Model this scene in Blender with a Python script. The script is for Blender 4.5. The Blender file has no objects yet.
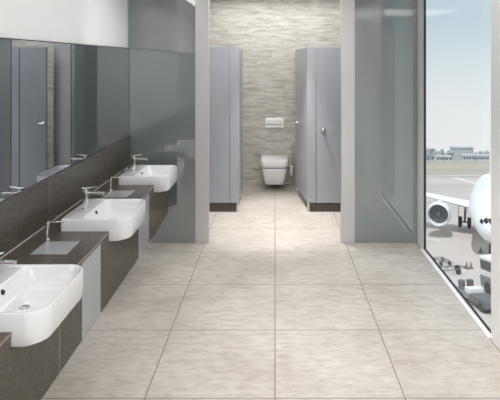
import bpy, bmesh, math, random
from mathutils import Vector, Matrix
random.seed(7)
C = bpy.context.scene.collection
sc = bpy.context.scene
PI = math.pi

# ------------------------------------------------------------------ materials
def new_mat(name):
    m = bpy.data.materials.new(name); m.use_nodes = True
    nt = m.node_tree; b = nt.nodes['Principled BSDF']
    return m, nt, b
def col(c):  # sRGB 0-255 -> linear
    r = []
    for v in c:
        v = v/255.0
        r.append(v/12.92 if v <= .04045 else ((v+.055)/1.055)**2.4)
    return (r[0], r[1], r[2], 1)
def plain(name, c, rough=.5, metal=0, spec=.5, coat=0, vary=.04, scale=6):
    m, nt, b = new_mat(name)
    b.inputs['Roughness'].default_value = rough
    b.inputs['Metallic'].default_value = metal
    b.inputs['Specular IOR Level'].default_value = spec
    b.inputs['Coat Weight'].default_value = coat
    b.inputs['Coat Roughness'].default_value = .04
    n = nt.nodes.new('ShaderNodeTexNoise'); n.inputs['Scale'].default_value = scale
    n.inputs['Detail'].default_value = 3
    tc = nt.nodes.new('ShaderNodeTexCoord'); nt.links.new(tc.outputs['Object'], n.inputs['Vector'])
    mx = nt.nodes.new('ShaderNodeMix'); mx.data_type = 'RGBA'
    k = col(c)
    mx.inputs[6].default_value = tuple(max(0, v*(1-vary)) for v in k[:3])+(1,)
    mx.inputs[7].default_value = tuple(min(1, v*(1+vary)) for v in k[:3])+(1,)
    nt.links.new(n.outputs['Fac'], mx.inputs[0])
    nt.links.new(mx.outputs[2], b.inputs['Base Color'])
    return m
def ramp(nt, stops):
    r = nt.nodes.new('ShaderNodeValToRGB')
    e = r.color_ramp.elements
    e[0].position, e[0].color = stops[0]
    e[1].position, e[1].color = stops[1]
    for p, c in stops[2:]:
        x = e.new(p); x.color = c
    return r
def streaky(name, c1, c2, stretch, rough, bump=0.0, detail=8, coat=0, spec=.5, lo=.35, hi=.65):
    m, nt, b = new_mat(name)
    tc = nt.nodes.new('ShaderNodeTexCoord')
    mp = nt.nodes.new('ShaderNodeMapping'); mp.inputs['Scale'].default_value = stretch
    nt.links.new(tc.outputs['Object'], mp.inputs['Vector'])
    n = nt.nodes.new('ShaderNodeTexNoise'); n.inputs['Scale'].default_value = 1
    n.inputs['Detail'].default_value = detail; n.inputs['Roughness'].default_value = .65
    nt.links.new(mp.outputs[0], n.inputs['Vector'])
    r = ramp(nt, [(lo, col(c1)), (hi, col(c2))])
    nt.links.new(n.outputs['Fac'], r.inputs[0]); nt.links.new(r.outputs[0], b.inputs['Base Color'])
    b.inputs['Roughness'].default_value = rough
    b.inputs['Coat Weight'].default_value = coat; b.inputs['Specular IOR Level'].default_value = spec
    b.inputs['Coat Roughness'].default_value = .15
    if bump:
        bp = nt.nodes.new('ShaderNodeBump'); bp.inputs['Strength'].default_value = bump; bp.inputs['Distance'].default_value = .01
        nt.links.new(n.outputs['Fac'], bp.inputs['Height']); nt.links.new(bp.outputs[0], b.inputs['Normal'])
    return m

def floor_mat():
    m, nt, b = new_mat('travertine_floor_tiles')
    tc = nt.nodes.new('ShaderNodeTexCoord')
    # grout grid
    mp = nt.nodes.new('ShaderNodeMapping'); mp.inputs['Location'].default_value = (77*.77, 77*.77-3.815+.77*4, 0)
    nt.links.new(tc.outputs['Object'], mp.inputs['Vector'])
    br = nt.nodes.new('ShaderNodeTexBrick'); br.offset = 0; br.squash = 1
    br.inputs['Scale'].default_value = 1; br.inputs['Brick Width'].default_value = .77
    br.inputs['Row Height'].default_value = .77; br.inputs['Mortar Size'].default_value = .0035
    br.inputs['Mortar Smooth'].default_value = .1; br.inputs['Bias'].default_value = 0
    br.inputs['Color1'].default_value = (0, 0, 0, 1); br.inputs['Color2'].default_value = (1, 1, 1, 1)
    br.inputs['Mortar'].default_value = (.5, .5, .5, 1)
    nt.links.new(mp.outputs[0], br.inputs['Vector'])
    mp2 = nt.nodes.new('ShaderNodeMapping'); mp2.inputs['Scale'].default_value = (3.2, 9, 1)
    nt.links.new(tc.outputs['Object'], mp2.inputs['Vector'])
    # per tile offset so that the veins do not run through the joints
    ad = nt.nodes.new('ShaderNodeVectorMath'); ad.operation = 'MULTIPLY_ADD'
    ad.inputs[1].default_value = (7, 7, 7)
    nt.links.new(br.outputs['Color'], ad.inputs[0]); nt.links.new(mp2.outputs[0], ad.inputs[2])
    n = nt.nodes.new('ShaderNodeTexNoise'); n.inputs['Scale'].default_value = 2.8; n.inputs['Detail'].default_value = 10
    n.inputs['Roughness'].default_value = .72
    nt.links.new(ad.outputs[0], n.inputs['Vector'])
    r = ramp(nt, [(.3, col((158, 149, 140))), (.7, col((197, 192, 186))), (.5, col((182, 176, 169)))])
    nt.links.new(n.outputs['Fac'], r.inputs[0])
    n2 = nt.nodes.new('ShaderNodeTexNoise'); n2.inputs['Scale'].default_value = 1.7; n2.inputs['Detail'].default_value = 6
    nt.links.new(tc.outputs['Object'], n2.inputs['Vector'])
    r2 = ramp(nt, [(.35, (.86, .84, .82, 1)), (.6, (1, 1, 1, 1))])
    nt.links.new(n2.outputs['Fac'], r2.inputs[0])
    mu = nt.nodes.new('ShaderNodeMix'); mu.data_type = 'RGBA'; mu.blend_type = 'MULTIPLY'; mu.inputs[0].default_value = 1
    nt.links.new(r.outputs[0], mu.inputs[6]); nt.links.new(r2.outputs[0], mu.inputs[7])
    gm = nt.nodes.new('ShaderNodeMix'); gm.data_type = 'RGBA'
    gm.inputs[7].default_value = col((108, 99, 90))
    nt.links.new(br.outputs['Fac'], gm.inputs[0]); nt.links.new(mu.outputs[2], gm.inputs[6])
    nt.links.new(gm.outputs[2], b.inputs['Base Color'])
    b.inputs['Roughness'].default_value = .38
    b.inputs['Specular IOR Level'].default_value = .45
    bp = nt.nodes.new('ShaderNodeBump'); bp.inputs['Strength'].default_value = .12; bp.inputs['Distance'].default_value = .004
    nt.links.new(n.outputs['Fac'], bp.inputs['Height']); nt.links.new(bp.outputs[0], b.inputs['Normal'])
    return m

def stone_wall_mat():
    m, nt, b = new_mat('split_face_stone_tiles')
    tc = nt.nodes.new('ShaderNodeTexCoord')
    mp = nt.nodes.new('ShaderNodeMapping'); mp.inputs['Scale'].default_value = (4.5, 1, 27)
    nt.links.new(tc.outputs['Object'], mp.inputs['Vector'])
    n = nt.nodes.new('ShaderNodeTexNoise'); n.inputs['Scale'].default_value = 1; n.inputs['Detail'].default_value = 9
    n.inputs['Roughness'].default_value = .6; n.inputs['Distortion'].default_value = .6
    nt.links.new(mp.outputs[0], n.inputs['Vector'])
    r = ramp(nt, [(.3, col((160, 156, 149))), (.7, col((214, 212, 206))), (.5, col((194, 191, 184)))])
    nt.links.new(n.outputs['Fac'], r.inputs[0])
    # joints: swap z into y for a brick grid of large tiles
    sp = nt.nodes.new('ShaderNodeSeparateXYZ'); cb = nt.nodes.new('ShaderNodeCombineXYZ')
    nt.links.new(tc.outputs['Object'], sp.inputs[0])
    a1 = nt.nodes.new('ShaderNodeMath'); a1.inputs[1].default_value = 10.12
    nt.links.new(sp.outputs[0], a1.inputs[0]); nt.links.new(a1.outputs[0], cb.inputs[0]); nt.links.new(sp.outputs[2], cb.inputs[1])
    br = nt.nodes.new('ShaderNodeTexBrick'); br.offset = .0
    br.inputs['Scale'].default_value = 1; br.inputs['Brick Width'].default_value = .6; br.inputs['Row Height'].default_value = .3
    br.inputs['Mortar Size'].default_value = .004; br.inputs['Mortar Smooth'].default_value = .3
    nt.links.new(cb.outputs[0], br.inputs['Vector'])
    gm = nt.nodes.new('ShaderNodeMix'); gm.data_type = 'RGBA'; gm.inputs[7].default_value = col((205, 198, 186))
    mf = nt.nodes.new('ShaderNodeMath'); mf.operation = 'MULTIPLY'; mf.inputs[1].default_value = .55
    nt.links.new(br.outputs['Fac'], mf.inputs[0]); nt.links.new(mf.outputs[0], gm.inputs[0]); nt.links.new(r.outputs[0], gm.inputs[6])
    nt.links.new(gm.outputs[2], b.inputs['Base Color'])
    b.inputs['Roughness'].default_value = .7
    bp = nt.nodes.new('ShaderNodeBump'); bp.inputs['Strength'].default_value = .55; bp.inputs['Distance'].default_value = .012
    nt.links.new(n.outputs['Fac'], bp.inputs['Height']); nt.links.new(bp.outputs[0], b.inputs['Normal'])
    return m

def window_glass_mat():
    m = bpy.data.materials.new('clear_window_glass'); m.use_nodes = True
    nt = m.node_tree; nt.nodes.clear()
    o = nt.nodes.new('ShaderNodeOutputMaterial'); t = nt.nodes.new('ShaderNodeBsdfTransparent')
    t.inputs[0].default_value = (.98, .985, .98, 1)
    g = nt.nodes.new('ShaderNodeBsdfGlossy'); g.inputs['Roughness'].default_value = .01
    lw = nt.nodes.new('ShaderNodeLayerWeight'); lw.inputs[0].default_value = .5
    pw = nt.nodes.new('ShaderNodeMath'); pw.operation = 'POWER'; pw.inputs[1].default_value = 5
    nt.links.new(lw.outputs['Facing'], pw.inputs[0])
    f = nt.nodes.new('ShaderNodeMath'); f.operation = 'MULTIPLY_ADD'; f.inputs[1].default_value = .25; f.inputs[2].default_value = .02
    nt.links.new(pw.outputs[0], f.inputs[0])
    mx = nt.nodes.new('ShaderNodeMixShader')
    nt.links.new(f.outputs[0], mx.inputs[0]); nt.links.new(t.outputs[0], mx.inputs[1]); nt.links.new(g.outputs[0], mx.inputs[2])
    nt.links.new(mx.outputs[0], o.inputs[0])
    return m

def ground_mat():
    m, nt, b = new_mat('airfield_concrete_and_grass')
    tc = nt.nodes.new('ShaderNodeTexCoord'); sp = nt.nodes.new('ShaderNodeSeparateXYZ')
    nt.links.new(tc.outputs['Object'], sp.inputs[0])
    mp = nt.nodes.new('ShaderNodeMapping'); mp.inputs['Scale'].default_value = (.02, .05, .05)
    nt.links.new(tc.outputs['Object'], mp.inputs['Vector'])
    n = nt.nodes.new('ShaderNodeTexNoise'); n.inputs['Scale'].default_value = 1.5; n.inputs['Detail'].default_value = 6
    nt.links.new(mp.outputs[0], n.inputs['Vector'])
    ml = nt.nodes.new('ShaderNodeMath'); ml.operation = 'MULTIPLY_ADD'; ml.inputs[1].default_value = 30
    nt.links.new(n.outputs['Fac'], ml.inputs[0])
    nt.links.new(sp.outputs[1], ml.inputs[2])
    dv = nt.nodes.new('ShaderNodeMath'); dv.operation = 'DIVIDE'; dv.inputs[1].default_value = 445
    nt.links.new(ml.outputs[0], dv.inputs[0])
    con = col((206, 197, 192)); con2 = col((193, 186, 181))
    r = ramp(nt, [(0, con), (.16, con), (.2, con2), (.25, con), (.30, con2), (.34, con), (.385, con), (.39, col((184, 178, 168))),
                  (.5, col((182, 175, 165))), (.52, col((170, 165, 156))), (.56, col((188, 180, 166))), (.72, col((186, 178, 166))),
                  (.75, col((172, 166, 157))), (.8, col((180, 174, 166))), (1, col((172, 168, 164)))])
    nt.links.new(dv.outputs[0], r.inputs[0])
    n2 = nt.nodes.new('ShaderNodeTexNoise'); n2.inputs['Scale'].default_value = .35; n2.inputs['Detail'].default_value = 6
    nt.links.new(tc.outputs['Object'], n2.inputs['Vector'])
    r2 = ramp(nt, [(.3, (.93, .92, .92, 1)), (.65, (1, 1, 1, 1))]); nt.links.new(n2.outputs['Fac'], r2.inputs[0])
    mu = nt.nodes.new('ShaderNodeMix'); mu.data_type = 'RGBA'; mu.blend_type = 'MULTIPLY'; mu.inputs[0].default_value = 1
    nt.links.new(r.outputs[0], mu.inputs[6]); nt.links.new(r2.outputs[0], mu.inputs[7])
    nt.links.new(mu.outputs[2], b.inputs['Base Color']); b.inputs['Roughness'].default_value = .9
    b.inputs['Specular IOR Level'].default_value = .1
    return m

M = {}
M['floor'] = floor_mat()
M['stone'] = stone_wall_mat()
M['wall'] = plain('white_painted_wall', (238, 238, 239), .75, spec=.2, vary=.01)
M['ceiling'] = plain('white_ceiling', (236, 236, 236), .85, spec=.2, vary=.01)
M['ceramic'] = plain('white_glazed_ceramic', (238, 239, 241), .16, coat=.8, vary=.005)
M['chrome'] = plain('polished_chrome', (222, 222, 224), .08, 1, vary=.01)
M['steel'] = streaky('brushed_steel', (202, 202, 202), (207, 207, 207), (3, 3, 90), .34, detail=3, lo=.3, hi=.7)
M['steel'].node_tree.nodes['Principled BSDF'].inputs['Metallic'].default_value = .55
M['alu'] = plain('satin_aluminium_frame', (236, 237, 237), .38, .1, vary=.015)
M['seal'] = plain('dark_rubber_seal', (45, 46, 50), .6)
M['wood'] = streaky('dark_brown_veined_laminate', (46, 42, 35), (104, 98, 86), (5, 14, 50), .30, detail=6, lo=.25, hi=.75)
M['woodtop'] = streaky('dark_brown_worktop_laminate', (60, 52, 45), (100, 90, 80), (45, 5, 5), .28, detail=6, lo=.25, hi=.75)
M['edge'] = plain('worktop_edge_highlight', (150, 142, 132), .3)  # pale colour paints the highlight along the worktop's front edge
M['joint'] = plain('pale_joint_line', (168, 162, 152), .5)
M['grey_panel'] = plain('satin_grey_panel', (196, 197, 203), .22, .35, vary=.015)
M['lid'] = plain('satin_steel_lid', (176, 177, 180), .2, .15, vary=.01)
M['laminate'] = streaky('blue_grey_cubicle_laminate', (157, 160, 167), (162, 165, 172), (30, 30, 4), .34, detail=3, lo=.3, hi=.7)
M['laminate_dark'] = plain('cubicle_panel_edge', (84, 87, 97), .5)
M['glass'] = plain('grey_green_back_painted_glass', (121, 129, 127), .02, spec=.5, coat=0, vary=.01)
M['glass'].node_tree.nodes['Principled BSDF'].inputs['IOR'].default_value = 2.3
M['glass_edge'] = plain('pale_green_glass_edge', (150, 172, 168), .15)
M['dark'] = plain('black_opening', (14, 14, 15), .6)
M['plastic'] = plain('white_gloss_plastic', (240, 240, 240), .2, vary=.005)
M['cut_mirror'] = plain('silvered_mirror', (176, 181, 186), .01, 1, vary=.002)
M['window_glass'] = window_glass_mat()
M['ground'] = ground_mat()
M['lampbody'] = plain('white_lamp_housing', (235, 235, 235), .5)
M['aircraft'] = plain('white_aircraft_paint', (243, 244, 246), .3, vary=.01)
M['aircraft_grey'] = plain('grey_engine_metal', (128, 130, 136), .45, .3)
M['aircraft_dark'] = plain('dark_engine_inlet', (90, 92, 98), .6)
M['cockpit'] = plain('dark_cockpit_glass', (72, 74, 82), .2)
M['tyre'] = plain('black_tyre_rubber', (62, 62, 64), .8)
M['gear'] = plain('grey_gear_metal', (150, 150, 154), .5)
M['bld'] = plain('haze_paled_hangar_cladding', (205, 209, 214), .8)  # distant building colours paled to stand in for haze
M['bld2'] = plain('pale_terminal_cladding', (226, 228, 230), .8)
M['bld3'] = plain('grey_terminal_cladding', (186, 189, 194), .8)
M['tree'] = plain('haze_paled_foliage', (172, 178, 180), .95, vary=.18, scale=.8)  # foliage greyed and lightened, distance haze put into its colour
M['trunk'] = plain('grey_tree_trunk', (120, 112, 106), .9)
M['vehicle_white'] = plain('white_vehicle_paint', (236, 236, 236), .4)
M['vehicle_grey'] = plain('grey_vehicle_body', (132, 132, 136), .5)
M['vehicle_dark'] = plain('dark_vehicle_deck', (104, 104, 108), .6)
M['paint'] = plain('white_line_paint', (238, 236, 233), .8)
M['red'] = plain('faded_red_ground_paint', (190, 150, 154), .8, vary=.1)
M['shade_bar'] = plain('dark_brown_shade_bar', (74, 66, 60), .6)  # dark colour for the shade below the cubicle panels
M['hose'] = plain('grey_rubber_hose', (120, 118, 116), .7)
M['cone'] = plain('orange_plastic_cone', (140, 118, 108), .6)

# ------------------------------------------------------------------ mesh helpers
def bx(bm, x0, x1, y0, y1, z0, z1, bev=0, seg=2):
    r = bmesh.ops.create_cube(bm, size=1)
    vs = r['verts']
    for v in vs:
        v.co = Vector(((x0+x1)/2+v.co.x*(x1-x0), (y0+y1)/2+v.co.y*(y1-y0), (z0+z1)/2+v.co.z*(z1-z0)))
    if bev:
        es = list({e for v in vs for e in v.link_edges})
        bmesh.ops.bevel(bm, geom=es, offset=bev, segments=seg, affect='EDGES', profile=.5)
    return bm
def prism(bm, pts, z0, z1):
    a = [bm.verts.new((p[0], p[1], z0)) for p in pts]
    b = [bm.verts.new((p[0], p[1], z1)) for p in pts]
    n = len(pts)
    bm.faces.new(a[::-1]); bm.faces.new(b)
    for i in range(n):
        bm.faces.new((a[i], a[(i+1) % n], b[(i+1) % n], b[i]))
    bmesh.ops.recalc_face_normals(bm, faces=bm.faces)
    return bm
def loft(bm, rings, cap0=True, cap1=True):
    vr = [[bm.verts.new(p) for p in r] for r in rings]
    n = len(rings[0])
    for a, b in zip(vr, vr[1:]):
        for i in range(n):
            bm.faces.new((a[i], a[(i+1) % n], b[(i+1) % n], b[i]))
    if cap0: bm.faces.new(vr[0][::-1])
    if cap1: bm.faces.new(vr[-1])
    bmesh.ops.recalc_face_normals(bm, faces=bm.faces)
    return bm
def tube(bm, p0, p1, r0, r1=None, n=16):
    r1 = r0 if r1 is None else r1
    p0, p1 = Vector(p0), Vector(p1); d = (p1-p0).normalized()
    u = d.orthogonal().normalized(); w = d.cross(u)
    rings = []
    for p, r in ((p0, r0), (p1, r1)):
        rings.append([p+(u*math.cos(t)+w*math.sin(t))*r for t in [2*PI*i/n for i in range(n)]])
    return loft(bm, rings)
def path_tube(bm, pts, r, n=10):
    pts = [Vector(p) for p in pts]; rings = []
    up = Vector((0, 0, 1))
    for i, p in enumerate(pts):
        d = (pts[min(i+1, len(pts)-1)]-pts[max(i-1, 0)]).normalized()
        u = d.cross(up)
        if u.length < 1e-3: u = d.cross(Vector((0, 1, 0)))
        u.normalize(); w = d.cross(u)
        rings.append([p+(u*math.cos(t)+w*math.sin(t))*r for t in [2*PI*k/n for k in range(n)]])
    return loft(bm, rings)
def rrect(x0, x1, y0, y1, radii, n=7):
    # radii order: (x1,y1), (x0,y1), (x0,y0), (x1,y0)
    cs = [(x1, y1, 0, -1, -1), (x0, y1, 90, 1, -1), (x0, y0, 180, 1, 1), (x1, y0, 270, -1, 1)]
    out = []
    for (cx, cy, a0, sx, sy), r in zip(cs, radii):
        for k in range(n):
            a = math.radians(a0+90*k/(n-1))
            out.append((cx+sx*r+math.cos(a)*r, cy+sy*r+math.sin(a)*r))
    return out
def obj(name, bm, m, parent=None, smooth=False, loc=None):
    me = bpy.data.meshes.new(name); bm.normal_update(); bm.to_mesh(me); bm.free()
    o = bpy.data.objects.new(name, me); C.objects.link(o)
    for mm in (m if isinstance(m, (list, tuple)) else [m]): me.materials.append(mm)
    if smooth:
        me.polygons.foreach_set('use_smooth', [True]*len(me.polygons)); me.set_sharp_from_angle(angle=math.radians(40))
    if parent: o.parent = parent
    if loc: o.location = loc
    return o
def tag(o, label, cat, group=None):
    o['label'] = label; o['category'] = cat
    if group: o['group'] = group
    return o
def thing(name, label, cat, loc=(0, 0, 0), rotz=0, group=None):
    o = bpy.data.objects.new(name, None); C.objects.link(o); o.empty_display_size = .1
    o.location = loc; o.rotation_euler = (0, 0, rotz)
    return tag(o, label, cat, group)
def struct(name, bm, m, parent=None, smooth=False):
    o = obj(name, bm, m, parent, smooth)
    if not parent: o['kind'] = 'structure'
    return o
def copy_tree(o, parent=None):
    c = o.copy(); C.objects.link(c)
    if parent: c.parent = parent
    for ch in [k for k in bpy.data.objects if k.parent == o]: copy_tree(ch, c)
    return c
B = bmesh.new

# ------------------------------------------------------------------ room shell
CE = 3.05; BK = 8.31; XL = -2.0; XR = 1.56; NEAR = -1.6; PY = 5.63
struct('floor', bx(B(), XL-.15, XR+.03, NEAR-.15, BK+.15, -.15, 0), M['floor'])
struct('ceiling', bx(B(), XL-.15, XR+.15, NEAR-.15, BK+.15, CE, CE+.15), M['ceiling'])
struct('wall_left', bx(B(), XL-.15, XL, NEAR-.15, BK+.15, 0, CE), M['wall'])
struct('wall_back', bx(B(), XL, XR+.15, BK, BK+.15, 0, CE), M['stone'])
struct('wall_front', bx(B(), XL, XR+.15, NEAR-.15, NEAR, 0, CE), M['wall'])
struct('wall_right_rear', bx(B(), XR, XR+.035, PY+.001, BK, 0, CE), M['wall'])
# right pillar wall beside the window, steel faced
struct('wall_right', bx(B(), XR, XR+.2, NEAR, 3.70, 0, CE), M['alu'])
# full height window
wn = struct('window_1', bx(B(), XR+.012, XR+.022, 3.72, 5.42, .02, CE-.04), M['window_glass'])
bm = B()
bx(bm, XR-.0, XR+.03, 5.43, PY+.0, 0, CE, .003)          # far jamb
bx(bm, XR-.0, XR+.03, 3.702, 3.72, 0, CE)
bx(bm, XR-.03, XR+.022, 3.70, 5.43, 0, .012)               # sill strip
bx(bm, XR-.0, XR+.03, 3.72, 5.43, CE-.03, CE)
obj('window_frame', bm, M['alu'], wn)
bm = B()
bx(bm, XR+.006, XR+.028, 5.412, 5.43, .012, CE-.03)
bx(bm, XR+.006, XR+.024, 3.72, 5.412, .012, .022)
obj('window_seal', bm, M['seal'], wn)

# glass clad end wall of the washroom
g = struct('wall_end', bx(B(), XL, -1.19, 7.0, 7.12, 0, CE), M['glass'])
struct('trim_1', bx(B(), -1.19, -.955, 6.985, 7.12, 0, CE, .003), M['steel'])
struct('trim_2', bx(B(), XL, XL+.012, 6.985, 7.0, .97, CE), M['glass_edge'])

# glass screens either side of the opening, with steel posts
t = thing('glass_screen', 'tall grey-green glass screen beside the farthest basin, with steel post on its right', 'screen', (0, 0, 0))
bm = B()
pts = [(-1.366, 0), (-.873, 0), (-.873, CE), (-1.07, CE), (-1.07, .40), (-1.135, .40)]
a = [bm.verts.new((x, PY, z)) for x, z in pts]; b_ = [bm.verts.new((x, PY+.02, z)) for x, z in pts]
bm.faces.new(a); bm.faces.new(b_[::-1])
for i in range(len(pts)):
    j = (i+1) % len(pts); bm.faces.new((a[i], b_[i], b_[j], a[j]))
bmesh.ops.recalc_face_normals(bm, faces=bm.faces)
obj('glass_sheet', bm, M['glass'], t)
obj('post', bx(B(), -.871, -.722, PY-.01, PY+.04, 0, CE, .003), M['steel'], t)
t = thing('glass_screen', 'tall grey-green glass screen next to the window, with steel post on its left', 'screen', (0, 0, 0))
obj('glass_sheet', bx(B(), .873, XR-.002, PY, PY+.02, 0, CE), M['glass'], t)
obj('post', bx(B(), .722, .871, PY-.01, PY+.04, 0, CE, .003), M['steel'], t)

# ------------------------------------------------------------------ mirror, splashback
t = thing('wall_mirror', 'long frameless mirror on the left wall above the basins', 'mirror')
obj('mirror_glass', bx(B(), XL+.001, XL+.02, NEAR+.01, 6.98, .972, 2.154), M['cut_mirror'], t)
obj('edge_strip', bx(B(), XL+.001, XL+.022, NEAR+.01, 6.98, 2.155, 2.163), M['seal'], t)

seams = [NEAR+.01, -.2, 1.35, 2.92, 4.49, 6.06, 6.98]
t = thing('splashback', 'dark brown splashback below the long mirror, with pale vertical joints', 'splashback')
for s0, s1 in zip(seams, seams[1:]):
    obj('splashback_panel', bx(B(), XL+.001, XL+.038, s0+.003, s1-.003, .584, .97), M['wood'], t)
bm = B()
for s in seams[1:-1]: obj('joint_strip', bx(B(), XL+.001, XL+.0385, s-.0028, s+.0028, .584, .97), M['joint'], t)
obj('sealant_bead', bx(B(), XL+.038, XL+.042, NEAR+.01, 6.58, .581, .585), M['alu'], t)

# ------------------------------------------------------------------ vanity run
VX = -1.375; ZC = .58; VEND = 6.60
BC = [3.02, 4.60, 6.18]     # basin centres along the wall
L = .33
BX0, BX1 = -1.787, -1.21
# worktop with a notch for each basin (basins are let into its front edge)
pts = [(XL+.002, NEAR+.01), (VX, NEAR+.01)]
for c in BC:
    pts += [(VX, c-L-.004), (BX0-.004, c-L-.004), (BX0-.004, c+L+.004), (VX, c+L+.004)]
pts += [(VX, VEND), (XL+.002, VEND)]
wt = thing('worktop', 'dark brown stone-look worktop running under all the basins along the left wall', 'worktop')
obj('top_slab', prism(B(), pts, ZC-.03, ZC), M['woodtop'], wt)
bm = B(); ys = [NEAR+.01]
for c in BC: ys += [c-L-.006, c+L+.006]
ys += [VEND]
for k in range(0, len(ys), 2):
    obj('front_edge', bx(B(), VX, VX+.004, ys[k], ys[k+1], ZC-.012, ZC+.0005), M['edge'], wt)

def cabinet(y0, y1, label, kind, seamlist=(), c=None, group=None):
    t = thing('vanity_cabinet', label, 'cabinet', (0, 0, 0), 0, group)
    m = M['wood'] if kind == 'wood' else M['grey_panel']
    ed = [y0]+list(seamlist)+[y1]
    for a0, a1 in zip(ed, ed[1:]):
        bm = B()
        a0 += .004; a1 -= .004
        top = ZC-.032
        if c is not None and a1 > c-L and a0 < c+L:
            q0, q1 = max(a0, c-L-.006), min(a1, c+L+.006)
            poly = [(a0, 0), (a1, 0)]
            if a1 > q1+1e-4: poly += [(a1, top), (q1, top)]
            poly += [(q1, .485), (q0, .485)]
            if q0 > a0+1e-4: poly += [(q0, top), (a0, top)]
        else:
            poly = [(a0, 0), (a1, 0), (a1, top), (a0, top)]
        va = [bm.verts.new((VX-.02, y, z+.002)) for y, z in poly]; vb = [bm.verts.new((VX-.001, y, z+.002)) for y, z in poly]
        bm.faces.new(va); bm.faces.new(vb[::-1])
        for i in range(len(poly)):
            j = (i+1) % len(poly); bm.faces.new((va[i], vb[i], vb[j], va[j]))
        bmesh.ops.recalc_face_normals(bm, faces=bm.faces)
        obj('door', bm, m, t)
    bm = B()
    bx(bm, XL+.01, VX-.024, y0+.002, y0+.018, .002, .48); bx(bm, XL+.01, VX-.024, y1-.018, y1-.002, .002, .48)
    bx(bm, XL+.01, VX-.024, y0+.018, y1-.018, .002, .02)
    obj('carcass', bm, M['wood'], t)
    bm = B()
    for s in list(seamlist): bx(bm, VX-.012, VX+.0005, s-.004, s+.004, .004, .483)
    if seamlist: obj('joint_strip', bm, M['joint'], t)
    return t
cabinet(-1.55, 2.50, 'dark brown cabinet front at the near end of the vanity', 'wood')
cabinet(2.50, 3.67, 'dark brown vanity front below the nearest basin, with a pale vertical joint', 'wood', (3.29,), BC[0])
cabinet(3.67, 4.07, 'pale grey reflective panel in the vanity between nearest and middle basin', 'grey')
cabinet(4.07, 5.19, 'dark brown vanity front below the middle basin', 'wood', (), BC[1])
cabinet(5.19, 5.62, 'pale grey narrow panel in the vanity between middle and farthest basin', 'grey')
cabinet(5.62, 6.60, 'dark brown vanity front below the farthest basin', 'wood', (), BC[2])
# closing end of the vanity
tag(obj('end_panel', bx(B(), XL+.002, VX-.001, VEND+.001, VEND+.02, 0, ZC), M['wood']),
    'dark brown end panel closing the vanity at the glass wall', 'panel')

def make_basin(y):
    t = thing('washbasin', '', 'washbasin', (0, y, 0), 0, 'white rectangular basins in the vanity')
    ox0, ox1, hy = BX0, BX1, L
    inner = (-1.61, -1.232, .303)
    R_o = (.115, .03, .03, .115); 
    def ring(x0, x1, h, rad, z): return [(p[0], p[1], z) for p in rrect(x0, x1, -h, h, rad, 9)]
    rings = [
        ring(ox0+.05, ox1-.06, hy-.05, (.08, .02, .02, .08), .492),
        ring(ox0+.012, ox1-.02, hy-.012, (.11, .03, .03, .11), .494),
        ring(ox0+.004, ox1-.008, hy-.004, (.115, .03, .03, .115), .504),
        ring(ox0, ox1, hy, R_o, .56),
        ring(ox0, ox1, hy, R_o, .667),
        ring(ox0+.003, ox1-.003, hy-.003, R_o, .673),
        ring(ox0+.008, ox1-.008, hy-.008, R_o, .675),
        ring(inner[0]-.006, inner[1]+.006, inner[2]+.006, (.085, .05, .05, .085), .674),
        ring(inner[0], inner[1], inner[2], (.085, .05, .05, .085), .668),
        ring(inner[0]+.012, inner[1]-.006, inner[2]-.01, (.085, .06, .06, .085), .64),
        ring(inner[0]+.03, inner[1]-.014, inner[2]-.03, (.08, .06, .06, .08), .585),
        ring(inner[0]+.045, inner[1]-.03, inner[2]-.06, (.07, .05, .05, .07), .562),
        ring(inner[0]+.07, inner[1]-.06, inner[2]-.1, (.05, .04, .04, .05), .552),
        ring(inner[0]+.14, inner[1]-.13, inner[2]-.2, (.03, .03, .03, .03), .548),
    ]
    obj('bowl', loft(B(), rings), M['ceramic'], t, smooth=True)
    bm = B(); tube(bm, (-1.47, 0, .549), (-1.47, 0, .5535), .03, .028, 24); tube(bm, (-1.47, 0, .5535), (-1.47, 0, .558), .018, .016, 24)
    obj('drain', bm, M['chrome'], t, smooth=True)['label'] = 'round chrome drain'
    bm = B()
    rr = [[(-1.612+.018+d, .016*math.cos(a), .637+.014*math.sin(a)-d*.3) for a in [2*PI*i/16 for i in range(16)]] for d in (-.012, .004)]
    loft(bm, rr); obj('overflow_hole', bm, M['dark'], t)['label'] = 'dark overflow hole'
    return t
basins = []
names = ['nearest white basin, cut by the left edge of the photo', 'middle one of the three white basins let into the vanity', 'farthest white basin, standing against the grey glass wall']
for k, c in enumerate(BC):
    b = make_basin(c) if not basins else copy_tree(basins[0])
    b.location = (0, c, 0); b['label'] = names[k]; basins.append(b)

def make_tap():
    t = thing('basin_tap', '', 'tap', (0, 0, 0), 0, 'chrome basin taps')
    bm = B()
    tube(bm, (0, 0, 0), (0, 0, .006), .028, .027, 24)
    bx(bm, -.02, .022, -.022, .022, .004, .165, .006, 3)
    obj('body', bm, M['chrome'], t, smooth=True)
    bm = B()
    sec = [(.015, .138, .020), (.06, .142, .018), (.12, .140, .017), (.172, .136, .016)]
    rings = []
    for x, z, h in sec:
        rings.append([(x, p[0], p[1]) for p in rrect(-.02, .02, z-.009, z+.009, (.004,)*4, 4)])
    loft(bm, rings)
    tube(bm, (.16, 0, .122), (.16, 0, .13), .009, .009, 12)
    obj('spout', bm, M['chrome'], t, smooth=True)
    bm = B()
    tube(bm, (0, 0, .165), (0, 0, .178), .021, .021, 24)
    rings = []
    for x, z, w, h in [(-.026, .180, .016, .005), (.02, .182, .021, .006), (.075, .190, .016, .005), (.10, .194, .014, .004)]:
        rings.append([(x, p[0], p[1]) for p in rrect(-w, w, z-h, z+h, (.003,)*4, 3)])
    loft(bm, rings)
    obj('lever', bm, M['chrome'], t, smooth=True)
    return t
tn = ['chrome tap on the nearest basin, only its spout tip inside the photo', 'chrome lever tap on the middle basin', 'chrome lever tap on the farthest basin']
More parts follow.
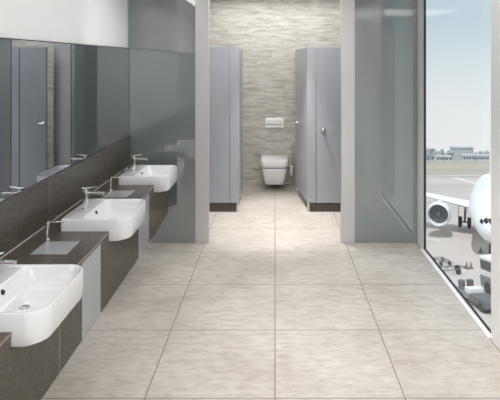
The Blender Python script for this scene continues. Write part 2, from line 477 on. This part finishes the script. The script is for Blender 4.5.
tap0 = None
for k, c in enumerate(BC):
    tp = make_tap() if tap0 is None else copy_tree(tap0)
    tap0 = tap0 or tp
    tp.location = (-1.695, c, .6752); tp['label'] = tn[k]

def make_dispenser():
    t = thing('soap_dispenser', '', 'soap dispenser', (0, 0, 0), 0, 'chrome soap dispensers')
    bm = B(); tube(bm, (0, 0, 0), (0, 0, .01), .021, .019, 20); tube(bm, (0, 0, .01), (0, 0, .06), .011, .011, 20)
    tube(bm, (0, 0, .06), (0, 0, .125), .014, .014, 20)
    obj('pump_body', bm, M['chrome'], t, smooth=True)
    bm = B(); tube(bm, (0, 0, .125), (0, 0, .146), .017, .017, 20)
    obj('pump_head', bm, M['chrome'], t, smooth=True)
    bm = B(); path_tube(bm, [(.01, 0, .135), (.06, 0, .138), (.11, .0, .140), (.128, 0, .134)], .0045)
    obj('nozzle', bm, M['chrome'], t, smooth=True)
    return t
d0 = make_dispenser(); d0.location = (-1.80, 4.07, ZC+.0005); d0['label'] = 'slim chrome soap dispenser on the worktop between nearest and middle basin'
d1 = copy_tree(d0); d1.location = (-1.795, 5.62, ZC+.0005); d1['label'] = 'slim chrome soap dispenser on the worktop between middle and farthest basin'

def make_flap():
    t = thing('waste_flap', '', 'waste lid', (0, 0, 0), 0, 'square waste lids let into the worktop')
    obj('frame', prism(B(), rrect(-.136, .136, -.136, .136, (.004,)*4, 3), 0, .003), M['chrome'], t)
    obj('lid', prism(B(), rrect(-.13, .13, -.13, .13, (.004,)*4, 3), .003, .005), M['lid'], t)
    return t
f0 = make_flap(); f0.location = (-1.655, 3.885, ZC+.0005); f0['label'] = 'square steel waste lid in the worktop between nearest and middle basin'
f1 = copy_tree(f0); f1.location = (-1.655, 5.44, ZC+.0005); f1['label'] = 'square steel waste lid in the worktop between middle and farthest basin'

# ------------------------------------------------------------------ toilet cubicles
ZT = 2.17; ZB = .12
def foot(bm, x, y):
    tube(bm, (x, y, .0), (x, y, .008), .022, .022, 16); tube(bm, (x, y, .008), (x, y, ZB), .012, .012, 12)
t = thing('cubicle_partition', 'blue-grey cubicle front panel left of the toilet', 'cubicle panel')
obj('panel', bx(B(), -.95, -.600, 6.78, 6.81, ZB, ZT, .002), M['laminate'], t)
obj('pilaster', bx(B(), -.592, -.479, 6.775, 6.81, ZB, ZT, .002), M['laminate'], t)
obj('return_panel', bx(B(), -.508, -.479, 6.812, 7.46, ZB, ZT-.02, .002), M['laminate'], t)
obj('panel_edge', bx(B(), -.509, -.476, 7.462, 7.475, ZB, ZT-.02), M['laminate_dark'], t)
for x, y in ((-.93, 6.795), (-.50, 6.795), (-.494, 7.40)):
    bm = B(); foot(bm, x, y); obj('foot', bm, M['chrome'], t, smooth=True)
obj('shade_bar', bx(B(), -.95, -.50, 6.785, 6.805, 0, ZB-.012), M['shade_bar'], t)  # dark bar added to deepen the shadow under the panel
# handle on the outer panel, seen in the long mirror
def lever(parent, p, d, out, ln=.12, rise=.05):
    bm = B(); p = Vector(p); d = Vector(d); out = Vector(out)
    tube(bm, p, p+out*.012, .026, .025, 20); tube(bm, p+out*.012, p+out*.05, .009, .009, 12)
    path_tube(bm, [p+out*rise*.3-d*.004, p+out*rise-d*.002, p+out*rise+d*ln*.5, p+out*rise+d*ln], .009)
    return obj('handle', bm, M['chrome'], parent, smooth=True)
lever(t, (-.92, 6.779, 1.17), (1, 0, 0), (0, -1, 0), .055)

t = thing('cubicle_partition', 'blue-grey cubicle front panel right of the toilet, with a round knob', 'cubicle panel')
obj('pilaster', bx(B(), .425, .537, 6.775, 6.81, ZB, ZT, .002), M['laminate'], t)
dr = obj('door', bx(B(), .545, .93, 6.78, 6.81, ZB, ZT, .002), M['laminate'], t)
obj('filler_panel', bx(B(), .934, XR-.003, 6.78, 6.81, ZB, ZT, .002), M['laminate'], t)
obj('shade_bar', bx(B(), .47, XR-.003, 6.785, 6.805, 0, ZB-.012), M['shade_bar'], t)  # same added dark bar, deepens the shadow on this side
bm = B()
tube(bm, (.632, 6.7795, 1.085), (.632, 6.768, 1.085), .03, .03, 24)
tube(bm, (.632, 6.768, 1.085), (.632, 6.74, 1.085), .012, .012, 16)
loft(bm, [[(.632+r*math.cos(a), y, 1.085+r*math.sin(a)) for a in [2*PI*i/20 for i in range(20)]] for y, r in ((6.745, .012), (6.738, .024), (6.728, .027), (6.718, .022), (6.714, .008))])
obj('knob', bm, M['chrome'], dr, smooth=True)
for x in (.44, .9, 1.5):
    bm = B(); foot(bm, x, 6.795); obj('foot', bm, M['chrome'], t, smooth=True)
# open door of the middle cubicle, swung inwards
H0 = Vector((.428, 6.815)); H1 = Vector((.318, 7.64))
ang = math.atan2(H1.y-H0.y, H1.x-H0.x); LD = (H1-H0).length
t = thing('cubicle_door', 'blue-grey cubicle door standing open right of the toilet, with a lever handle', 'door', (H0.x, H0.y, 0), ang)
dl = obj('door_leaf', bx(B(), .004, LD, -.028, 0, ZB, ZT-.01, .002), M['laminate'], t)
obj('leaf_edge', bx(B(), LD, LD+.004, -.028, 0, ZB, ZT-.01), M['laminate_dark'], dl)
lever(dl, (LD-.06, .0005, 1.08), (-1, 0, 0), (0, 1, 0), .05, .125)
for z in (.45, 1.8):
    bm = B(); tube(bm, (.0, -.014, z-.05), (.0, -.014, z+.05), .008, .008, 12); obj('hinge', bm, M['chrome'], t, smooth=True)
# side wall panel of the cubicle behind the door
struct('wall_cubicle_right', bx(B(), .318, .348, 7.75, BK, 0, ZT-.03), M['stone'])

# wall hung toilet
s8 = 66.0
t = thing('wall_hung_toilet', 'white wall-hung toilet with closed lid between the blue-grey panels', 'toilet', (-.008, BK, -.085))
def tr(w, y0, y1, z, rf=.06): return [(p[0], p[1], z) for p in rrect(-w, w, y0, y1, (.01, .01, rf, rf), 8)]
rings = [tr(.125, -.36, -.0, .165, .05), tr(.145, -.42, -.0, .175, .06), tr(.165, -.46, -.0, .26, .07), tr(.185, -.50, -.0, .37, .07), tr(.193, -.515, -.0, .42, .07), tr(.193, -.515, 0, .437, .07), tr(.17, -.49, -.02, .44, .06)]
obj('bowl', loft(B(), rings), M['ceramic'], t, smooth=True)
bm = B(); loft(bm, [tr(.055, -.30, -.12, .147, .03), tr(.07, -.33, -.09, .166, .03)]); obj('trap_outlet', bm, M['ceramic'], t, smooth=True)
rings = [tr(.187, -.51, -.05, .452, .07), tr(.199, -.522, -.04, .458, .07), tr(.199, -.522, -.04, .470, .07), tr(.197, -.52, -.04, .473, .07)]
obj('seat', loft(B(), rings), M['plastic'], t, smooth=True)
rings = [tr(.19, -.51, -.045, .4755, .07), tr(.203, -.524, -.03, .479, .07), tr(.210, -.528, -.02, .525, .07), tr(.206, -.522, -.02, .552, .06), tr(.190, -.50, -.03, .557, .06)]
obj('lid', loft(B(), rings), M['plastic'], t, smooth=True)
bm = B(); bx(bm, -.17, .17, -.5, -.04, .438, .4525); obj('seat_gap', bm, M['laminate_dark'], t)

t = thing('flush_plate', 'white rectangular dual flush plate on the stone wall above the toilet', 'flush plate', (-.008, BK, 0))
bm = B(); rings = []
for y, i in ((-.0, 0), (-.016, 0), (-.02, .004)):
    rings.append([(p[0], y, p[1]) for p in rrect(-.147+i, .147-i, .905+i, 1.065-i, (.02, .02, .008, .008), 5)])
obj('plate', loft(bm, rings), M['plastic'], t, smooth=True)
for z0, z1 in ((.97, 1.045), (.922, .952)):
    obj('flush_button', bx(B(), -.125, .125, -.026, -.019, z0, z1, .003), M['plastic'], t)
bm = B(); bx(bm, -.13, .13, -.0235, -.019, .957, .964); obj('button_gap', bm, M['laminate_dark'], t)

t = thing('toilet_brush_set', 'toilet brush in a white wall holder right of the toilet', 'toilet brush', (.262, BK, -.07))
bm = B(); loft(bm, [[(r*math.cos(a), -.06+r*math.sin(a), z) for a in [2*PI*i/20 for i in range(20)]] for r, z in ((.02, .21), (.032, .22), (.042, .36), (.042, .372), (.036, .372), (.03, .25))])
obj('holder_cup', bm, M['ceramic'], t, smooth=True)
bm = B(); bx(bm, -.05, .05, -.1, -.0, .373, .387, .004); obj('bracket', bm, M['chrome'], t)
bm = B(); tube(bm, (.01, -.06, .387), (.01, -.06, .66), .009, .009, 12); tube(bm, (.01, -.06, .66), (.01, -.06, .70), .013, .011, 12)
obj('brush_handle', bm, M['chrome'], t, smooth=True)

# ------------------------------------------------------------------ outside: the apron slopes gently away from the building
def gz(y): return -6.3-.175*y
SL = math.atan(.175)
bm = B()
v = [bm.verts.new(p) for p in ((-60, -6, gz(-6)), (520, -6, gz(-6)), (520, 449, gz(449)), (-60, 449, gz(449)))]
v2 = [bm.verts.new((q.co.x, q.co.y, q.co.z-2)) for q in v]
bm.faces.new(v)
bm.faces.new(v2[::-1])
for i in range(4): bm.faces.new((v[i], v2[i], v2[(i+1) % 4], v[(i+1) % 4]))
bmesh.ops.recalc_face_normals(bm, faces=bm.faces)
struct('ground_apron', bm, M['ground'])
def gp(px, py):     # ground point for a photo position
    y = 4274.5/(py-150.0); return Vector(((px-275)*y/515, y, gz(y)))
def strip(a, b, w):
    bm = B(); d = (b-a).normalized(); n = d.cross(Vector((0, .17, 1))).normalized()*w/2
    q = [a+n, a-n, b-n, b+n]; up = Vector((0, 0, .03))
    lo = [bm.verts.new(p+up*.2) for p in q]; hi = [bm.verts.new(p+up) for p in q]
    bm.faces.new(hi); bm.faces.new(lo[::-1])
    for i in range(4): bm.faces.new((lo[i], lo[(i+1) % 4], hi[(i+1) % 4], hi[i]))
    bmesh.ops.recalc_face_normals(bm, faces=bm.faces)
    return bm
for lab, a, b, w in (('white painted line crossing the apron diagonally towards the aircraft', gp(455, 177.5), gp(490, 187.5), .9),
                     ('wide pale painted edge line at the far side of the apron', gp(420, 176.2), gp(500, 174.6), 1.6),
                     ('thin pale line on the apron just below the engine shadow', gp(424, 238), gp(440, 241), .2)):
    o = obj('painted_line', strip(a, b, w), M['paint']); tag(o, lab, 'line')
c = gp(451, 262.5)
bm = B(); loft(bm, [[c+Vector((.26*math.cos(a)*s, .42*math.sin(a)*s, .42*math.sin(a)*s*-.175+z)) for a in [2*PI*i/16 for i in range(16)]] for s, z in ((1, .004), (.95, .02))])
tag(obj('painted_patch', bm, M['red']), 'small faded red patch painted on the apron', 'marking')
pts = [gp(446, 269), gp(449, 267), gp(454, 266), gp(460, 266), gp(468, 267.5)]
bm = B(); path_tube(bm, [p+Vector((0, 0, .04)) for p in pts], .035, 8)
tag(obj('ground_hose', bm, M['hose']), 'thin grey hose curving over the apron', 'hose')
def cone(px, py, lab):
    p = gp(px, py); t = thing('traffic_cone', lab, 'cone', p, 0, 'cones on the apron')
    obj('base', bx(B(), -.16, .16, -.16, .16, .02, .06), M['vehicle_dark'], t)
    bm = B(); tube(bm, (0, 0, .06), (0, 0, .45), .11, .03, 14); obj('cone_body', bm, M['cone'], t, smooth=True)
cone(466.5, 268.5, 'small cone at the left end of the pair on the apron')
cone(471, 268.5, 'small cone at the right end of the pair on the apron')
cone(480.5, 252.5, 'small cone below the aircraft nose')

# ---- airliner
def airliner():
    nose = Vector((16.15, 38.0, gz(38)))
    yaw = math.atan2(12.7, 31.0)
    t = thing('airliner', 'white twin-engine airliner parked nose-on outside the window', 'airplane', nose)
    # local: +Y runs from nose to tail, +X to the right in the photo
    t.rotation_euler = (-SL*math.cos(yaw), 0, -yaw)
    def ring(y, r, zc, sx=1, n=32): return [(r*sx*math.cos(a), y, zc+r*math.sin(a)) for a in [2*PI*i/n for i in range(n)]]
    prof = [(0, .08, 2.1), (.12, .4, 2.12), (.45, .82, 2.2), (1, 1.16, 2.38), (1.8, 1.46, 2.7), (2.7, 1.68, 3.0), (3.8, 1.83, 3.25), (5, 1.9, 3.4), (9, 1.92, 3.47),
            (22, 1.92, 3.47), (26, 1.65, 3.72), (30, 1.05, 4.2), (33, .5, 4.6), (34.5, .2, 4.75)]
    bm = B(); loft(bm, [ring(*p) for p in prof]); fu = obj('fuselage', bm, M['aircraft'], t, smooth=True)
    # cockpit windows: six panes following the nose
    def surf(y, a, off=.02):
        for (y0, r0, z0), (y1, r1, z1) in zip(prof, prof[1:]):
            if y0 <= y <= y1:
                k = (y-y0)/(y1-y0); r = r0+(r1-r0)*k+off; z = z0+(z1-z0)*k
                return Vector((r*math.cos(a), y, z+r*math.sin(a)))
    # windshield panes
    for a0, a1 in ((91, 116), (118, 140), (142, 158), (64, 89), (40, 62), (22, 38)):
        bm = B(); sh = .0 if 60 < (a0+a1)/2 < 120 else .12
        if a0 > 141 or a1 < 39: sh = .3
        g = [[surf(.22+sh+.3*v/4, math.radians(a0+(a1-a0)*u/5), .025) for u in range(6)] for v in range(5)]
        V = [[bm.verts.new(p) for p in row] for row in g]
        for v in range(4):
            for u in range(5): bm.faces.new((V[v][u], V[v][u+1], V[v+1][u+1], V[v+1][u]))
        bmesh.ops.solidify(bm, geom=list(bm.faces), thickness=.03)
        bmesh.ops.recalc_face_normals(bm, faces=bm.faces)
        obj('cockpit_window', bm, M['cockpit'], t)
    # wings, tailplanes and fin: airfoil lofts
    def foil(le, chord, th, vert=False, n=12):
        out = []
        for i in range(n):
            u = i/(n-1); x = u; h = th*chord*(2.2*math.sqrt(max(x, 0))*(1-x)+.02)
            out.append((x, h))
        pr = [(x, h) for x, h in out]+[(x, -h*.6) for x, h in out[::-1][1:-1]]
        if vert: return [(le[0]+h, le[1]+x*chord, le[2]) for x, h in pr]
        return [(le[0], le[1]+x*chord, le[2]+h) for x, h in pr]
    for sgn in (-1, 1):
        bm = B(); loft(bm, [foil((sgn*1.2, 11.2, 2.5), 6.6, .075), foil((sgn*5.5, 13.6, 2.95), 4.3, .07), foil((sgn*16, 19.6, 4.1), 1.6, .06)])
        w = obj('wing', bm, M['aircraft'], t, smooth=True)
        bm = B(); loft(bm, [foil((sgn*16, 19.6, 4.1), 1.6, .03, True), foil((sgn*16.3, 20.6, 5.8), .6, .03, True)])
        obj('winglet', bm, M['aircraft'], w, smooth=True)
        ex, ez = sgn*4.75, 1.82
        bm = B()
        rr = [(9.6, .93), (9.45, .98), (9.5, 1.03), (9.9, 1.10), (11, 1.12), (12.4, 1.0), (13.2, .72)]
        loft(bm, [[(ex+r*math.cos(a), y, ez+r*math.sin(a)) for a in [2*PI*i/28 for i in range(28)]] for y, r in [(10.3, .84)]+rr], cap0=False)
        e = obj('engine', bm, M['aircraft'], t, smooth=True)
        bm = B(); loft(bm, [[(ex+r*math.cos(a), y, ez+r*math.sin(a)) for a in [2*PI*i/24 for i in range(24)]] for y, r in ((10.2, .84), (10.25, .84))])
        obj('fan', bm, M['aircraft_dark'], e, smooth=True)
        bm = B(); loft(bm, [[(ex+r*math.cos(a), y, ez+r*math.sin(a)) for a in [2*PI*i/20 for i in range(20)]] for y, r in ((9.8, .03), (9.95, .16), (10.2, .26))])
        obj('spinner', bm, M['aircraft_grey'], e, smooth=True)
        bm = B(); bx(bm, ex-.14, ex+.14, 10.6, 14.5, ez+.85, 2.98, .04); obj('pylon', bm, M['aircraft'], e)
        bm = B(); tube(bm, (sgn*2.6, 16.3, .55), (sgn*2.5, 16.2, 2.8), .12, .14, 12)
        bx(bm, sgn*2.6-.5, sgn*2.6+.5, 16.2, 16.4, .5, .65)
        g = obj('main_gear_strut', bm, M['gear'], t)
        for q in (-.45, .45):
            bm = B(); tube(bm, (sgn*2.6+q-.18, 16.3, .56), (sgn*2.6+q+.18, 16.3, .56), .55, .55, 20); obj('wheel', bm, M['tyre'], g, smooth=True)
        bm = B(); bx(bm, sgn*2.6+.62*sgn-.04, sgn*2.6+.62*sgn+.04, 15.7, 16.8, 1.0, 2.5); obj('gear_door', bm, M['aircraft'], g)
    bm = B(); loft(bm, [foil((0, 25.5, 5.0), 7.2, .045, True), foil((0, 28.2, 7.0), 4.6, .045, True), foil((0, 31.2, 10.6), 2.4, .05, True)])
    fin = obj('tail_fin', bm, M['aircraft'], t, smooth=True)
    bm = B(); tube(bm, (0, 3.4, .36), (0, 3.2, 1.8), .08, .1, 12); bx(bm, -.3, .3, 3.33, 3.47, .3, .42)
    g = obj('nose_gear_strut', bm, M['gear'], t)
    for q in (-.22, .22):
        bm = B(); tube(bm, (q-.11, 3.4, .36), (q+.11, 3.4, .36), .36, .36, 18); obj('wheel', bm, M['tyre'], g, smooth=True)
    return t
airliner()

# ---- ground vehicles
def wheels(t, xs, ys, r, w=.22):
    for x in xs:
        for y in ys:
            bm = B(); tube(bm, (x-w/2, y, r), (x+w/2, y, r), r, r, 18); obj('wheel', bm, M['tyre'], t, smooth=True)
def place(t, p, rz=0): t.location = p; t.rotation_euler = (-SL, 0, rz)
t = thing('service_van', 'grey and white airport service van partly hidden by the window pillar', 'van')
bm = B(); bx(bm, -1, 1, -2.4, 2.4, .35, .95, .08, 2); bd = obj('lower_body', bm, M['vehicle_grey'], t)
bm = B(); bx(bm, -1, 1, -2.4, 2.4, .955, 1.3, .06, 2); obj('belt_panel', bm, M['vehicle_white'], t)
bm = B(); bx(bm, -.95, .95, -2.3, 2.3, 1.3, 1.85, .04, 2); cb = obj('cab_pillars', bm, M['vehicle_grey'], t)
for y0, y1 in ((-2.2, -1.1), (-1.0, 0), (.1, 1.1), (1.2, 2.2)):
    obj('side_window', bx(B(), -.975, -.945, y0, y1, 1.36, 1.78), M['cockpit'], cb)
bm = B(); bx(bm, -1, 1, -2.4, 2.4, 1.855, 2.05, .06, 2); obj('roof', bm, M['vehicle_white'], t)
bm = B(); bx(bm, -.5, .5, -.4, .6, 2.055, 2.2, .03); obj('roof_box', bm, M['vehicle_grey'], t)
wheels(t, (-.9, .9), (-1.6, 1.6), .36)
y = 28.2; place(t, Vector((13.5, y, gz(y))), .16)

t = thing('baggage_tractor', 'small dark and white baggage tractor close below the window', 'tractor')
bm = B(); bx(bm, -.5, .5, -2.1, -.35, .25, .6, .05); obj('body', bm, M['vehicle_dark'], t)
bm = B(); bx(bm, -.48, .48, -.3, 1.5, .25, .5, .04); obj('rear_body', bm, M['vehicle_grey'], t)
bm = B(); bx(bm, -.44, .44, -.25, .3, .505, .8, .05); obj('seat_box', bm, M['vehicle_white'], t)
for x in (-.25, .25):
    bm = B(); tube(bm, (x, 1.0, .5), (x, 1.0, .95), .19, .19, 18); obj('cylinder_tank', bm, M['vehicle_dark'], t, smooth=True)
wheels(t, (-.4, .4), (-1.6, 1.1), .24)
y = 28.0; place(t, Vector((10.9, y, gz(y))), .10)

def dolly(px, py, rz, lab):
    t = thing('baggage_dolly', lab, 'trolley', (0, 0, 0), 0, 'baggage dollies on the apron')
    bm = B()
    for x in (-.34, .34): bx(bm, x-.03, x+.03, -.8, .8, .3, .36)
    for y in (-.8, -.3, .25, .8): bx(bm, -.34, .34, y-.03, y+.03, .3, .35)
    obj('frame', bm, M['vehicle_grey'], t)
    bm = B(); tube(bm, (0, -.8, .33), (0, -1.3, .12), .03, .03, 8); obj('drawbar', bm, M['vehicle_grey'], t)
    wheels(t, (-.32, .32), (-.6, .6), .18, .1)
    place(t, gp(px, py), rz)
dolly(442, 264, .1, 'grey ladder-like baggage dolly standing on the apron, upper of two')
dolly(449, 273, 1.35, 'grey baggage dolly on the apron beside the window seal, lower of two')

# ---- far side of the airfield: terminals, hangar, trees
FY = 427.0
def fx(px, Y=FY): return (px-275)*Y/515
def fbuild(name, x0, x1, top, lab, mat, Y=FY, base=160.5, depth=7, windows=None, cat='building'):
    s = 515/Y; zb = gz(Y); h = (base-top)/s
    t = thing(name, lab, cat, (fx((x0+x1)/2, Y), Y, zb)); w = (x1-x0)/s/2
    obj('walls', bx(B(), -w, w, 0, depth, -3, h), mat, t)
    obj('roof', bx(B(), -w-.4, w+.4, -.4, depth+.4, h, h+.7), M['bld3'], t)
    if windows:
        n = windows
        for i in range(n):
            xx = -w+(i+.5)*2*w/n
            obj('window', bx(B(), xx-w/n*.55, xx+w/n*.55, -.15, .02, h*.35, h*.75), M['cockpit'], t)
    return t
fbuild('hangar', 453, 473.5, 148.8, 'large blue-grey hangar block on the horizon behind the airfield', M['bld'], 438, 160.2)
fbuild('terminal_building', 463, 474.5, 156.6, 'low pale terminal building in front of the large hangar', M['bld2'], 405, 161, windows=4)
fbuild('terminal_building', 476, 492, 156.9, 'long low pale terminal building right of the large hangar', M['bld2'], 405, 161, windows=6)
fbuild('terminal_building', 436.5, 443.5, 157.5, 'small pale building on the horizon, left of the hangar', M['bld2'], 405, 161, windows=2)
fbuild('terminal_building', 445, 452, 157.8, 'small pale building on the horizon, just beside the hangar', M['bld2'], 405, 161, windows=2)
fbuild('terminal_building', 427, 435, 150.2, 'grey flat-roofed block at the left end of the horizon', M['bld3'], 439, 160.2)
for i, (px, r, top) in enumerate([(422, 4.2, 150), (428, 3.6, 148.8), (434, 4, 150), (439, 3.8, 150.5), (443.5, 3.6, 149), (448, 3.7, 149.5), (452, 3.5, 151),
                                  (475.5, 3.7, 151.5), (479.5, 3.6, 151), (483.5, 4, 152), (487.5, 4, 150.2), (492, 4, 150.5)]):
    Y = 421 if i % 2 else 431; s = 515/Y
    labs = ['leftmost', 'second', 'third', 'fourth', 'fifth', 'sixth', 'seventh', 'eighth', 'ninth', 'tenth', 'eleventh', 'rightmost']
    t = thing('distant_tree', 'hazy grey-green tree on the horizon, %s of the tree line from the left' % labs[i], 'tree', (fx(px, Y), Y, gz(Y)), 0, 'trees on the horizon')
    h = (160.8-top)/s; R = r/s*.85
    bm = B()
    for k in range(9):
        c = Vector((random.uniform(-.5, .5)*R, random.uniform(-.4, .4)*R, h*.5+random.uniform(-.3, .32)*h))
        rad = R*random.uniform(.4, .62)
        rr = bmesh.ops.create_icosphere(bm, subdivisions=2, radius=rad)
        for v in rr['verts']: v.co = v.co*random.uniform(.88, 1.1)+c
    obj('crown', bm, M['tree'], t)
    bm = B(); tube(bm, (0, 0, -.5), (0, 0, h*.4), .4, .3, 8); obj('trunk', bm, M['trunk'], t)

# ------------------------------------------------------------------ ceiling lamps, most of them added for fill
def lamp(x, y, w, l, power, lab, colr=(1, .985, .965)):
    t = thing('ceiling_light', lab, 'ceiling light', (x, y, CE-.001), 0, 'flush ceiling lights')
    bm = B()
    bx(bm, -w/2-.02, w/2+.02, -l/2-.02, -l/2, -.03, 0); bx(bm, -w/2-.02, w/2+.02, l/2, l/2+.02, -.03, 0)
    bx(bm, -w/2-.02, -w/2, -l/2, l/2, -.03, 0); bx(bm, w/2, w/2+.02, -l/2, l/2, -.03, 0)
    obj('frame', bm, M['lampbody'], t)
    ld = bpy.data.lights.new('lamp_panel', 'AREA'); ld.shape = 'RECTANGLE'; ld.size = w; ld.size_y = l; ld.energy = power; ld.color = colr
    lo = bpy.data.objects.new('lamp_panel', ld); C.objects.link(lo); lo.parent = t; lo.location = (0, 0, -.015)
lamp(.35, 0.1, 1.9, 1.6, 88, 'large added fill panel at the ceiling behind the viewer')  # unseen fill added to brighten the surfaces facing the camera
lamp(.5, 3.3, .9, .9, 8, 'square added fill panel over the middle of the floor')  # weak fill added to supplement the daylight indoors
lamp(-1.4, 3.4, .25, 5.6, 17, 'long slim added fill light above the row of basins')  # unseen strip added to lift the left wall and basins
lamp(.0, 6.0, 1.1, .4, 33, 'narrow added fill panel just behind the glass screens')  # unseen panel added to brighten the dark cubicle area
lamp(.0, 7.75, 2.2, .3, 24, 'long slim ceiling light washing the stone wall')
def downlight(x, y, power, deg, lab):
    t = thing('downlight', lab, 'downlight', (x, y, CE-.001), 0, 'round ceiling downlights')
    bm = B(); n = 24
    loft(bm, [[(r*math.cos(2*PI*i/n), r*math.sin(2*PI*i/n), z) for i in range(n)] for r, z in ((.085, 0), (.085, -.012), (.07, -.014), (.068, 0))], False, False)
    obj('rim', bm, M['lampbody'], t, smooth=True)
    ld = bpy.data.lights.new('lamp_bulb', 'SPOT'); ld.energy = power; ld.spot_size = math.radians(deg); ld.spot_blend = .9; ld.shadow_soft_size = .06; ld.color = (1, .985, .965)
    lo = bpy.data.objects.new('lamp_bulb', ld); C.objects.link(lo); lo.parent = t; lo.location = (0, 0, -.02)
downlight(.7, 2.7, 150, 84, 'round added fill spot nearest the window, first from the viewer')  # unseen spot added so the floor fades darker towards the vanity
downlight(.6, 4.5, 160, 84, 'round added fill spot before the glass screens')  # second added spot for the same falloff across the floor
downlight(.05, 6.45, 480, 52, 'round ceiling downlight in front of the toilet cubicles')

sd = bpy.data.lights.new('sun', 'SUN'); sd.energy = 2.6; sd.angle = math.radians(1.0); sd.color = (1, .97, .93)
so = bpy.data.objects.new('sun', sd); C.objects.link(so)
so.rotation_euler = Vector((.18, .34, -1)).to_track_quat('-Z', 'Y').to_euler()

# ------------------------------------------------------------------ sky
w = bpy.data.worlds.new('sky'); sc.world = w; w.use_nodes = True
nt = w.node_tree; bg = nt.nodes['Background']
tc = nt.nodes.new('ShaderNodeTexCoord'); sp = nt.nodes.new('ShaderNodeSeparateXYZ'); nt.links.new(tc.outputs['Generated'], sp.inputs[0])
mr = nt.nodes.new('ShaderNodeMapRange'); mr.inputs[1].default_value = -.18; mr.inputs[2].default_value = .5
nt.links.new(sp.outputs[2], mr.inputs[0])
r = ramp(nt, [(0, col((250, 250, 251))), (.14, col((242, 246, 249))), (.26, col((226, 237, 243))), (.37, col((205, 223, 234))), (1, col((198, 216, 230)))])
nt.links.new(mr.outputs[0], r.inputs[0]); nt.links.new(r.outputs[0], bg.inputs[0]); bg.inputs[1].default_value = 1.0

# ------------------------------------------------------------------ camera
cd = bpy.data.cameras.new('camera'); cam = bpy.data.objects.new('camera', cd); C.objects.link(cam)
cam.location = (0, 0, 2.0); cam.rotation_euler = (PI/2, 0, 0)
cd.sensor_width = 36; cd.lens = 515/500*36; cd.shift_x = -.05; cd.shift_y = -.28
cd.clip_start = .05; cd.clip_end = 2000
sc.camera = cam
sc.view_settings.view_transform = 'Standard'; sc.view_settings.look = 'None'
sc.view_settings.exposure = 0.0; sc.view_settings.gamma = 1; sc.view_settings.use_curve_mapping = False
